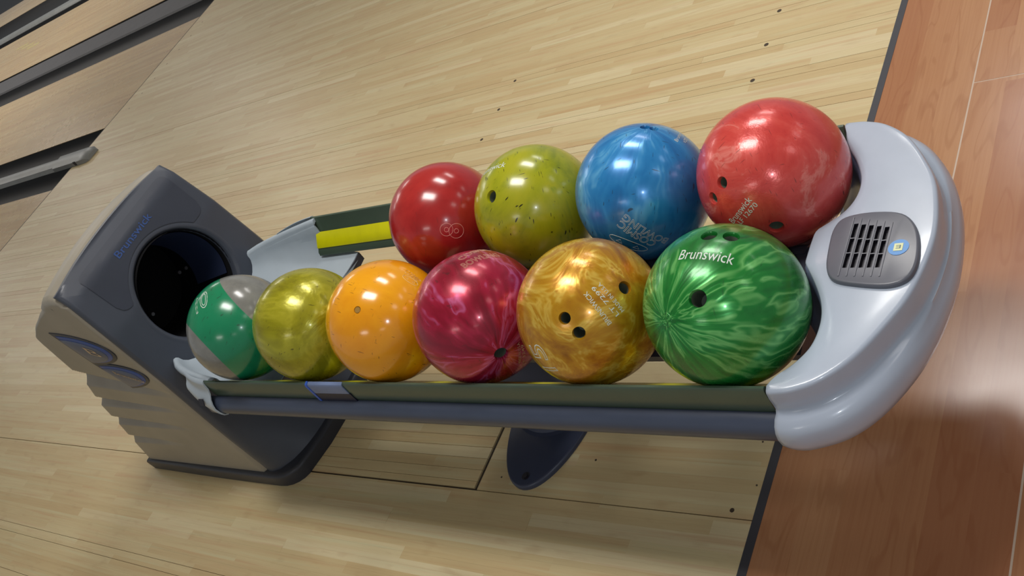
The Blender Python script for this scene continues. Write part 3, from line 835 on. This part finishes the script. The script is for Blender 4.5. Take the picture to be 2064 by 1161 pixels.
for i in range(NS + 1):
    n_, a_, l_ = Vector(nt[i]), Vector(at[i]), Vector(al[i])
    out = nrm(at, i)
    if out.dot(a_ - Vector((0, 0.62))) < 0: out = -out
    lo = nrm(al, i)
    if lo.dot(l_ - Vector((0, 0.62))) < 0: lo = -lo
    inn = (a_ - n_).normalized() if (a_ - n_).length > 1e-4 else Vector((0, -1))
    P = []
    def add(v2, z): P.append((X0 + v2.x, v2.y, z))
    add(n_ + inn * 0.003, TZ - 0.030); add(n_ + inn * 0.001, TZ - 0.010); add(n_ + inn * 0.0005, TZ - 0.003); add(n_ + inn * 0.003, TZ - 0.0005)
    mid = (a_ - n_).length
    for q in (0.12, 0.3, 0.5, 0.7, 0.86): add(n_.lerp(a_ - out * 0.006, q), TZ + 0.0012 * math.sin(PI * q))
    ro = 0.006
    for q in range(5):
        an = q / 4 * PI / 2; add(a_ - out * ro * (1 - math.sin(an)), TZ - ro * (1 - math.cos(an)) )
    add(a_ + out * 0.0012, TZ - 0.014); add(a_ + out * 0.0008, TZ - 0.026); add(a_ + out * 0.0012, TZ - 0.034); add(a_.lerp(l_, 0.18), TZ - 0.0392); add(a_.lerp(l_, 0.45), TZ - 0.0415)
    add(l_ - lo * 0.007, TZ - 0.047); add(l_ - lo * 0.0022, TZ - 0.056); add(l_, TZ - 0.067); add(l_ - lo * 0.001, TZ - 0.080); add(l_ - lo * 0.006, TZ - 0.094); add(l_ - lo * 0.016, TZ - 0.104); add(l_ - lo * 0.030, TZ - 0.108)
    prof_rings.append(P)
v, f = loft(prof_rings, closed=False, cap=False)
cap_ = obj('end_cap', v, f, M['cap'], rack, sm=55); cap_['label'] = 'pale grey rounded end cap with two scallops'
so = cap_.modifiers.new('thick', 'SOLIDIFY'); so.thickness = 0.003; so.offset = -1
# dark liner behind the scallops
rings = []
for i in range(NS + 1):
    n_ = Vector(nt[i]); a_ = Vector(at[i]); inn = (a_ - n_).normalized() if (a_ - n_).length > 1e-4 else Vector((0, -1))
    if abs(n_.x) > 0.222: continue
    rings.append([(X0 + (n_ + inn * k).x, (n_ + inn * k).y, z) for k, z in ((0.0015, TZ - 0.010), (-0.0035, TZ - 0.013), (-0.008, TZ - 0.030), (-0.016, TZ - 0.055), (-0.030, TZ - 0.078), (-0.046, TZ - 0.092), (-0.046, TZ - 0.095), (0.004, TZ - 0.095), (0.004, TZ - 0.010))])
v, f = loft(rings); obj('scallop_liner', v, f, M['liner'], rack, sm=60)

# grille plate on the cap
GP = [(-.049, .520), (-.014, .525), (.020, .525), (.038, .513), (.0425, .477), (.034, .438), (.008, .416), (-.028, .4065), (-.059, .406), (-.078, .415), (-.0855, .438), (-.0800, .478), (-.070, .507)]
gp = catmull([(X0 + a, b) for a, b in GP], 5, True)
gv, gf = prism(gp, TZ - 0.004, TZ + 0.0075, 0.0035)
gr = obj('grille', gv, gf, M['grille'], cap_, sm=35)
cut_v, cut_f = [], []
bars = []
def R2(x, y): return (X0 + x, y)
for i in range(5):
    y = 0.4945 - 0.0106 * i; xs_ = -0.0525 - 0.0014 * i * 0.6; xe = 0.0225 - 0.0035 * i * 0.8
    L_ = xe - xs_
    for q in range(3):
        xa = xs_ + L_ * q / 3 + (0.0008 if q else 0); xb = xs_ + L_ * (q + 1) / 3 - (0.0008 if q < 2 else 0)
        w = 0.0030; sk = 0.0
        b_ = box(X0 + xa, X0 + xb, y - w, y + w, TZ + 0.0015, TZ + 0.02)
        n0 = len(cut_v); cut_v += b_[0]; cut_f += [tuple(k + n0 for k in q_) for q_ in b_[1]]
cutter = obj('cutter', cut_v, cut_f, M['slot'], cap_, sm=0)
md = gr.modifiers.new('b', 'BOOLEAN'); md.operation = 'DIFFERENCE'; md.object = cutter; md.solver = 'EXACT'
try: md.material_mode = 'TRANSFER'
except Exception: pass
def apply_mods(o, sm=35):
    bpy.context.view_layer.update()
    me = bpy.data.meshes.new_from_object(o.evaluated_get(bpy.context.evaluated_depsgraph_get()))
    old = o.data; o.modifiers.clear(); o.data = me; me.name = old.name
    if sm: smooth(me, sm)
apply_mods(gr); bpy.data.objects.remove(cutter)
# raised ribs that taper off past the slots
V, F = [], []
for i in range(6):
    y = 0.4945 + 0.0053 - 0.0106 * i
    V, F = merge((V, F), box(X0 - 0.066 - 0.0010 * i, X0 + 0.034 - 0.0032 * i, y - 0.0009, y + 0.0009, TZ + 0.0070, TZ + 0.0083))
obj('ribs', V, F, M['grille'], cap_, sm=0)
SC = (X0 - 0.0255, 0.4315)
stc = obj('round_sticker', *cyl((SC[0], SC[1], TZ + 0.0070), 0.0128, (0, 0, 1), 0.0011, 32), M['sticker'], cap_); stc['label'] = 'blue round sticker with a small cream label'
V, F = box(-0.0060, 0.0060, -0.0055, 0.0055, 0, 0.0006)
ca, sa = math.cos(math.radians(0)), math.sin(math.radians(0))
lab = obj('sticker_label', [(SC[0] + x * ca - y * sa, SC[1] + x * sa + y * ca, TZ + 0.0081 + z) for x, y, z in V], F, M['sticker_label'], stc if False else cap_, sm=0)
tv, tf, _ = text_mesh('E')
obj('sticker_print', [(SC[0] - y * 0.0055, SC[1] + x * 0.0060, TZ + 0.0089) for x, y, z in tv], tf, M['sticker_ink'], cap_, sm=0)

# ------------------------------------------------------------------ bowling balls
R = 0.1085
BALLS={
 'green':{"c": [0.7259, 0.6324, 0.4533], "M": [[-0.06322, 0.7015, -0.70986], [-0.95635, 0.16075, 0.24404], [0.2853, 0.6943, 0.66072]], "holes": [[[0.3769, 0.8443, 0.381], 0.01], [[0.5901, 0.7661, 0.2548], 0.0099], [[0.4502, 0.1522, 0.8799], 0.0109]], "text": [["Brunswick", [0.4804, 0.6226, 0.6177], [0.8769, -0.3284, -0.351], 0.0726, 0.0161, "f"]], "v": [0.6914, 0.0, 0.7225]},
 'gold':{"c": [0.7259, 0.8536, 0.4552], "M": [[-0.3356, 0.83921, -0.42791], [-0.77481, -0.50426, -0.38129], [-0.53576, 0.20359, 0.81946]], "holes": [[[0.0844, -0.2528, 0.9638], 0.0081], [[0.3318, -0.2997, 0.8945], 0.0088], [[0.4212, 0.5073, 0.7518], 0.0088]], "text": [["BRUNSWICK", [0.3487, 0.0912, 0.9328], [-0.9105, 0.2692, 0.314], 0.0551, 0.0067, "f"], ["LT 7299", [0.3659, 0.2242, 0.9032], [-0.9217, 0.2218, 0.3184], 0.0518, 0.0062, "f"], ["MADE IN U.S.A.", [0.3823, 0.3064, 0.8717], [-0.9197, 0.2171, 0.3271], 0.0513, 0.0057, "f"], ["15", [-0.0021, -0.8699, 0.4933], [-0.7197, 0.3437, 0.6032], 0.0493, 0.0333, "o"]], "v": [0.3053, 0.0, 0.9523]},
 'magenta':{"c": [0.7259, 1.0747, 0.457], "M": [[0.11267, -0.73765, -0.66571], [-0.15217, 0.64927, -0.74518], [0.98191, 0.18527, -0.0391]], "holes": [[[-0.0, -0.0, 1.0], 0.0106]], "text": [["COSMIC", [0.8716, -0.3966, -0.288], [-0.4898, -0.7275, -0.4805], 0.0681, 0.014, "o"], ["BOWLING", [0.9024, -0.4301, -0.0269], [-0.4176, -0.8574, -0.3008], 0.0691, 0.0145, "o"], ["MADE IN U.S.A.", [-0.2006, -0.2325, 0.9517], [0.9461, -0.2982, 0.1266], 0.0454, 0.005, "f"], ["LT 3249", [-0.3117, -0.2716, 0.9105], [0.9363, -0.2507, 0.2458], 0.0505, 0.005, "f"]], "v": [0.6019, 0.0, 0.7986]},
 'orange':{"c": [0.7259, 1.2959, 0.4588], "M": [[-0.0849, 0.89385, -0.44026], [-0.91037, -0.24919, -0.33036], [-0.405, 0.37275, 0.83489]], "holes": [[[0.0153, 0.0085, 0.9998], 0.0054]], "text": [["COSMIC", [0.4126, 0.7965, 0.4421], [0.9102, -0.3409, -0.2353], 0.0307, 0.0124, "o"]], "v": [0.5148, 0.0, 0.8573], "saucer": [[0.4524, 0.7165, 0.531], [0.8715, -0.229, -0.4336], 0.0299, 0.0128]},
 'olivef':{"c": [0.7259, 1.517, 0.4606], "M": [[-0.89317, 0.33878, 0.29577], [-0.44622, -0.58564, -0.67669], [-0.05604, -0.73638, 0.67425]], "holes": [], "text": [], "v": [0.6737, 0.0, 0.739]},
 'greengray':{"c": [0.7202, 1.7337, 0.4705], "M": [[-0.553, 0.24025, 0.79779], [-0.77097, -0.5106, -0.38065], [0.3159, -0.82557, 0.46759]], "holes": [], "text": [["10", [0.4247, -0.8317, 0.3576], [0.2811, 0.4966, 0.8212], 0.0333, 0.0475, "o"]], "v": [0.9716, -0.0, 0.2365], "bands": [[[-0.0132, 0.4271, 0.9041], 0.4126], [[-0.1828, 0.4957, 0.849], -0.6611]]},
 'darkred':{"c": [0.9688, 1.2949, 0.4565], "M": [[-0.71132, 0.47903, 0.51435], [-0.65906, -0.70888, -0.25126], [0.24425, -0.51771, 0.81995]], "holes": [], "text": [], "v": [0.955, 0.0, 0.2968], "rings": [[[0.9904, -0.0152, 0.1373], 0.0115], [[0.9904, -0.0152, 0.1373], 0.004], [[0.9844, 0.1451, 0.0995], 0.0133], [[0.9844, 0.1451, 0.0995], 0.004]]},
 'oliveb':{"c": [0.9688, 1.0738, 0.4548], "M": [[-0.78421, 0.49523, 0.37385], [-0.59448, -0.77229, -0.22399], [0.17779, -0.3979, 0.90004]], "holes": [[[0.5294, -0.6542, 0.5401], 0.0103]], "text": [["Brunswick", [0.0363, -0.5983, 0.8005], [0.6317, 0.6344, 0.4456], 0.0753, 0.0122, "f"]], "v": [0.9186, -0.0, 0.3953]},
 'blue':{"c": [0.9688, 0.8526, 0.4532], "M": [[-0.86231, 0.26773, 0.42982], [-0.43696, -0.82237, -0.36439], [0.25591, -0.50203, 0.82612]], "holes": [[[0.0021, -0.0348, 0.9994], 0.0069], [[0.0378, 0.0913, 0.9951], 0.0068]], "text": [["BOWLING", [0.9842, 0.0593, -0.167], [0.1412, -0.8317, 0.537], 0.0822, 0.0124, "o"], ["COSMIC", [0.9684, -0.0614, -0.2418], [0.0787, -0.8447, 0.5295], 0.0675, 0.0136, "o"], ["Brunswick", [-0.0205, 0.4488, 0.8934], [-0.988, 0.1275, -0.0867], 0.0531, 0.0061, "f"], ["VZE 170", [-0.0323, 0.5504, 0.8343], [-0.9895, 0.0999, -0.1042], 0.0381, 0.0054, "f"]], "v": [0.9175, 0.0, 0.3977], "saucer": [[0.8865, -0.1746, -0.4286], [0.0274, 0.9443, -0.328], 0.0628, 0.0198]},
 'red':{"c": [0.9688, 0.6314, 0.4515], "M": [[-0.84862, 0.52901, -0.00054], [-0.52874, -0.84821, -0.03121], [-0.01697, -0.0262, 0.99951]], "holes": [[[0.488, -0.6001, 0.6339], 0.0082], [[0.4241, -0.7981, 0.428], 0.0083], [[0.9656, -0.2588, -0.0236], 0.0098]], "text": [["Brunswick", [0.7592, -0.5704, 0.3135], [0.2668, 0.7121, 0.6494], 0.0537, 0.0095, "f"], ["LF 12670", [0.823, -0.5012, 0.2675], [0.2595, 0.7505, 0.6078], 0.0439, 0.0074, "f"]], "v": [0.7847, 0.0, 0.6199]},
}

def P3(n, t, R_=R):
    pass
def on_sphere(n, t, px, py, lift=0.0):
    n = Vector(n).normalized(); t = Vector(t); t = (t - n * t.dot(n)).normalized(); u = n.cross(t)
    rho = math.hypot(px, py)
    if rho < 1e-9: return tuple(n * (R + lift))
    d_ = (t * px + u * py) / rho; a = rho / R
    return tuple((n * math.cos(a) + d_ * math.sin(a)) * (R + lift))
def letters(s, n, t, w, h, style, parent, m=None, name='lettering'):
    tv, tf, asp = text_mesh(s, style == 'o', 0.0)
    zs = 0.0004
    V = [on_sphere(n, t, x * w, y * h, (0.00022 if style == 'f' else 0.0001 + z * 0.012)) for x, y, z in tv]
    return obj(name, V, tf, m or M['white_letter'], parent, sm=0)
def loop(n, t, pts, r, parent, closed=True, name='engraved_line', m=None):
    """thin engraved line on the ball through (x, y) tangent-plane points"""
    V = []; F = []; k = len(pts)
    for i in range(k):
        a = Vector(pts[(i - 1) % k if closed else max(i - 1, 0)]); b = Vector(pts[(i + 1) % k if closed else min(i + 1, k - 1)])
        tt = (b - a).normalized(); nn = Vector((-tt.y, tt.x)) * r; p = Vector(pts[i])
        for q, l in ((nn, 0.0), (nn * 0.5, 0.0003), (-nn * 0.5, 0.0003), (-nn, 0.0)): V.append(on_sphere(n, t, p.x + q.x, p.y + q.y, l))
    for i in range(k if closed else k - 1):
        for j in range(3): F.append((i * 4 + j, i * 4 + j + 1, ((i + 1) % k) * 4 + j + 1, ((i + 1) % k) * 4 + j))
    return obj(name, V, F, m or M['white_letter'], parent, sm=0)
M['ring_line'] = mat('engraved_ring', sp(226, 150, 140), 0.5)
M['line_orange'] = mat('engraved_pale', sp(232, 196, 132), 0.5)
M['letter_red'] = mat('engraved_rose', sp(206, 168, 140), 0.5)
M['hole'] = mat('drilled_dark', sp(96, 104, 90), 0.6)
M['plug'] = mat('plug_brown', sp(150, 112, 36), 0.6)

SPEC = {}
SPEC['green'] = ball_mat('green_pearl', [(0.26, sp(0, 72, 24)), (0.42, sp(4, 112, 38)), (0.51, sp(16, 130, 46)), (0.585, sp(112, 188, 104)), (0.64, sp(26, 134, 52)), (0.70, sp(4, 108, 38)), (0.8, sp(80, 168, 84))], k=4.0, zk=6.0, dist=0.3, seed=2.0, scuffs=0.3, flow=1.6, rough=0.26, det=2.0, metal=0.35)
SPEC['gold'] = ball_mat('gold_pearl', [(0.30, sp(150, 92, 6)), (0.44, sp(180, 124, 12)), (0.53, sp(196, 146, 26)), (0.59, sp(220, 184, 76)), (0.65, sp(186, 132, 18)), (0.74, sp(216, 180, 70)), (0.82, sp(178, 124, 14))], mode='noise', nscale=0.9, dist=2.6, seed=4.0, scuffs=0.15, rough=0.26, det=3, metal=0.35)
SPEC['magenta'] = ball_mat('magenta_pearl', [(0.28, sp(116, 8, 32)), (0.42, sp(150, 14, 46)), (0.50, sp(172, 26, 62)), (0.55, sp(200, 92, 140)), (0.60, sp(168, 22, 58)), (0.67, sp(192, 68, 116)), (0.8, sp(154, 16, 48))], k=2.6, zk=4.0, dist=0.3, seed=1.0, scuffs=0.4, flow=1.3, rough=0.26, det=2.5, metal=0.35)
SPEC['orange'] = ball_mat('orange_ball', [(0.35, sp(224, 142, 6)), (0.65, sp(240, 164, 18))], mode='noise', nscale=0.7, seed=3.0, scuff=sp(110, 66, 20), scuffs=0.75, rough=0.16)
SPEC['olivef'] = ball_mat('olive_pearl', [(0.30, sp(132, 126, 8)), (0.48, sp(158, 154, 18)), (0.60, sp(180, 174, 40)), (0.70, sp(142, 138, 14))], mode='noise', nscale=0.8, dist=2.4, seed=6.0, scuff=sp(60, 52, 8), rough=0.26, det=3.5, metal=0.3)
SPEC['oliveb'] = ball_mat('olive_marbled', [(0.30, sp(118, 128, 14)), (0.48, sp(154, 156, 16)), (0.62, sp(168, 164, 24)), (0.75, sp(116, 138, 30))], mode='noise', nscale=0.6, dist=1.6, seed=9.0, scuff=sp(30, 32, 6), scuffs=1.0, rough=0.22)
SPEC['darkred'] = ball_mat('crimson_ball', [(0.35, sp(146, 24, 26)), (0.5, sp(162, 32, 32)), (0.7, sp(172, 42, 38))], mode='noise', nscale=0.8, seed=11.0, scuffs=0.3, rough=0.2)
SPEC['blue'] = ball_mat('blue_pearl', [(0.28, sp(8, 84, 150)), (0.45, sp(16, 112, 180)), (0.57, sp(40, 132, 196)), (0.65, sp(92, 168, 216)), (0.72, sp(26, 120, 186)), (0.8, sp(70, 152, 208))], k=2.0, zk=3.0, dist=0.3, seed=5.0, scuffs=0.7, flow=0.9, rough=0.24, det=3, metal=0.2)
SPEC['red'] = ball_mat('coral_pearl', [(0.30, sp(190, 44, 44)), (0.48, sp(206, 62, 56)), (0.57, sp(212, 76, 68)), (0.63, sp(226, 124, 114)), (0.68, sp(206, 62, 56)), (0.80, sp(222, 106, 98))], mode='noise', nscale=0.9, dist=1.8, seed=8.0, scuffs=0.5, rough=0.24, det=5, metal=0.15)
SPEC['greengray'] = ball_mat('green_grey_ball', [(0.3, sp(12, 118, 78)), (0.7, sp(18, 132, 90))], mode='noise', nscale=0.8, seed=13.0, scuffs=0.6, rough=0.2)
# grey caps either side of the green band
m_, g_, c_ = SPEC['greengray']
co = g_.coord()
def planeval(n, c):
    v = g_.n.new('ShaderNodeVectorMath'); v.operation = 'DOT_PRODUCT'; g_.nt.links.new(co, v.inputs[0]); v.inputs[1].default_value = n
    return g_.math('MULTIPLY', g_.math('SUBTRACT', v.outputs['Value'], c * R), 900.0)
(b1, c1), (b2, c2) = BALLS['greengray']['bands']
k1 = g_.n.new('ShaderNodeClamp'); g_.nt.links.new(g_.math('ADD', planeval(b1, c1), 0.5), k1.inputs[0])
k2 = g_.n.new('ShaderNodeClamp'); g_.nt.links.new(g_.math('ADD', g_.math('MULTIPLY', planeval(b2, c2), -1.0), 0.5), k2.inputs[0])
gm = g_.math('MAXIMUM', k1.outputs[0], k2.outputs[0])
gn = g_.ramp(g_.noise(g_.mapping(co, (30, 30, 30)), 1.0, 4, 0.6), [(0.3, sp(112, 112, 108)), (0.7, sp(132, 132, 126))])
g_.color(g_.mix(gm, c_, gn))

LABEL = {
 'green': 'green pearl bowling ball with three holes, next to the end cap in the near row',
 'gold': 'golden yellow swirled bowling ball with three holes and an outlined 15',
 'magenta': 'magenta pearl bowling ball with one visible hole low on its right',
 'orange': 'plain orange bowling ball with a small brown plug and dark scuffs',
 'olivef': 'olive yellow bowling ball without holes, between the banded ball and the orange ball',
 'greengray': 'grey bowling ball with a wide green band, nearest the dark opening of the hood',
 'darkred': 'dark red bowling ball with an outlined 8, last of the far row',
 'oliveb': 'olive green bowling ball with one round hole, next to the blue ball',
 'blue': 'blue marbled bowling ball with outlined bowling lettering, in the far row',
 'red': 'coral red bowling ball with three holes, beside the pale end cap in the far row'}
def uv_ball():
    bm = bmesh.new(); bmesh.ops.create_icosphere(bm, subdivisions=6, radius=R)
    me = bpy.data.meshes.new('bowling_ball'); bm.to_mesh(me); bm.free(); smooth(me, 40); return me
base_me = uv_ball()
for key, b in BALLS.items():
    me = base_me.copy(); me.materials.append(SPEC[key][0])
    ball = bpy.data.objects.new('bowling_ball', me); COL.objects.link(ball)
    ball['label'] = LABEL[key]; ball['category'] = 'bowling ball'; ball['local'] = 1
    ball['group'] = 'house balls on the rack'
    cutters = []
    for hd, hr in b['holes']:
        n = Vector(hd).normalized(); hr = max(hr, 0.0068)
        if key == 'orange': hr = 0.0055
        u = n.orthogonal().normalized(); w = n.cross(u)
        def rg(r, d_): return [tuple(n * (R + d_) + (u * math.cos(2 * PI * i / 36) + w * math.sin(2 * PI * i / 36)) * r) for i in range(36)]
        depth = 0.006 if key == 'orange' else 0.045
        v, f = loft([rg(hr * 0.96, -depth), rg(hr * 0.96, -0.0030), rg(hr + 0.0004, -0.0010 - hr * hr / 2 / R), rg(hr + 0.0030, 0.006)])
        c = obj('cutter', v, f, SPEC[key][0], None); cutters.append(c)
        md = ball.modifiers.new('h', 'BOOLEAN'); md.operation = 'DIFFERENCE'; md.object = c; md.solver = 'EXACT'
    if cutters:
        apply_mods(ball, 35)
        while len(ball.data.materials) > 1: ball.data.materials.pop()
        for c in cutters: bpy.data.objects.remove(c)
    Mx = b['M']
    ball.matrix_world = Matrix(((Mx[0][0], Mx[0][1], Mx[0][2], b['c'][0]), (Mx[1][0], Mx[1][1], Mx[1][2], b['c'][1]), (Mx[2][0], Mx[2][1], Mx[2][2], b['c'][2]), (0, 0, 0, 1)))
    for hd, hr in b['holes']:
        n = Vector(hd).normalized(); hr = max(hr, 0.0068); u = n.orthogonal().normalized(); w = n.cross(u)
        if key == 'orange':
            v, f = cyl(n * (R - 0.006), 0.0052, n, 0.0052, 24); obj('hole_plug', v, f, M['plug'], ball, sm=30); continue
        def rg(r, d_): return [tuple(n * (R + d_) + (u * math.cos(2 * PI * i / 28) + w * math.sin(2 * PI * i / 28)) * r) for i in range(28)]
        v, f = loft([rg(hr * 0.94, -0.006), rg(hr * 0.93, -0.043), rg(0.0006, -0.044)], cap=False)
        obj('finger_hole', v, f, M['hole'], ball, sm=30)
    tm = {'magenta': M['letter_red'], 'orange': M['line_orange']}.get(key)
    for s, n, t, w, h, st_ in b['text']: letters(s, n, t, w, h, st_, ball, tm)
    if 'saucer' in b:
        n, t, w, h = b['saucer']
        el = [(math.cos(2 * PI * i / 40) * w / 2, math.sin(2 * PI * i / 40) * h / 2) for i in range(40)]
        loop(n, t, el, 0.0004, ball, m=tm)
        for sx in (-0.22, 0.22):
            loop(n, t, [(w * (sx - 0.08), -h * 0.12), (w * (sx + 0.08), -h * 0.16), (w * sx, h * 0.2)], 0.00035, ball, m=tm)
    for n, rr in b.get('rings', []):
        t = Vector(n).orthogonal().normalized()
        loop(n, t, [(math.cos(2 * PI * i / 40) * rr, math.sin(2 * PI * i / 40) * rr) for i in range(40)], 0.00042, ball, m=M['ring_line'])
    if key == 'green':
        loop((0, 0, 1), (1, 0, 0), [(math.cos(2 * PI * i / 32) * 0.0085, math.sin(2 * PI * i / 32) * 0.0085) for i in range(32)], 0.0007, ball, m=SPEC['green'][0], name='plug_ring')
        loop((0, 0, 1), (1, 0, 0), [(math.cos(2 * PI * i / 24) * 0.004, math.sin(2 * PI * i / 24) * 0.004) for i in range(24)], 0.0005, ball, m=SPEC['green'][0], name='plug_ring')
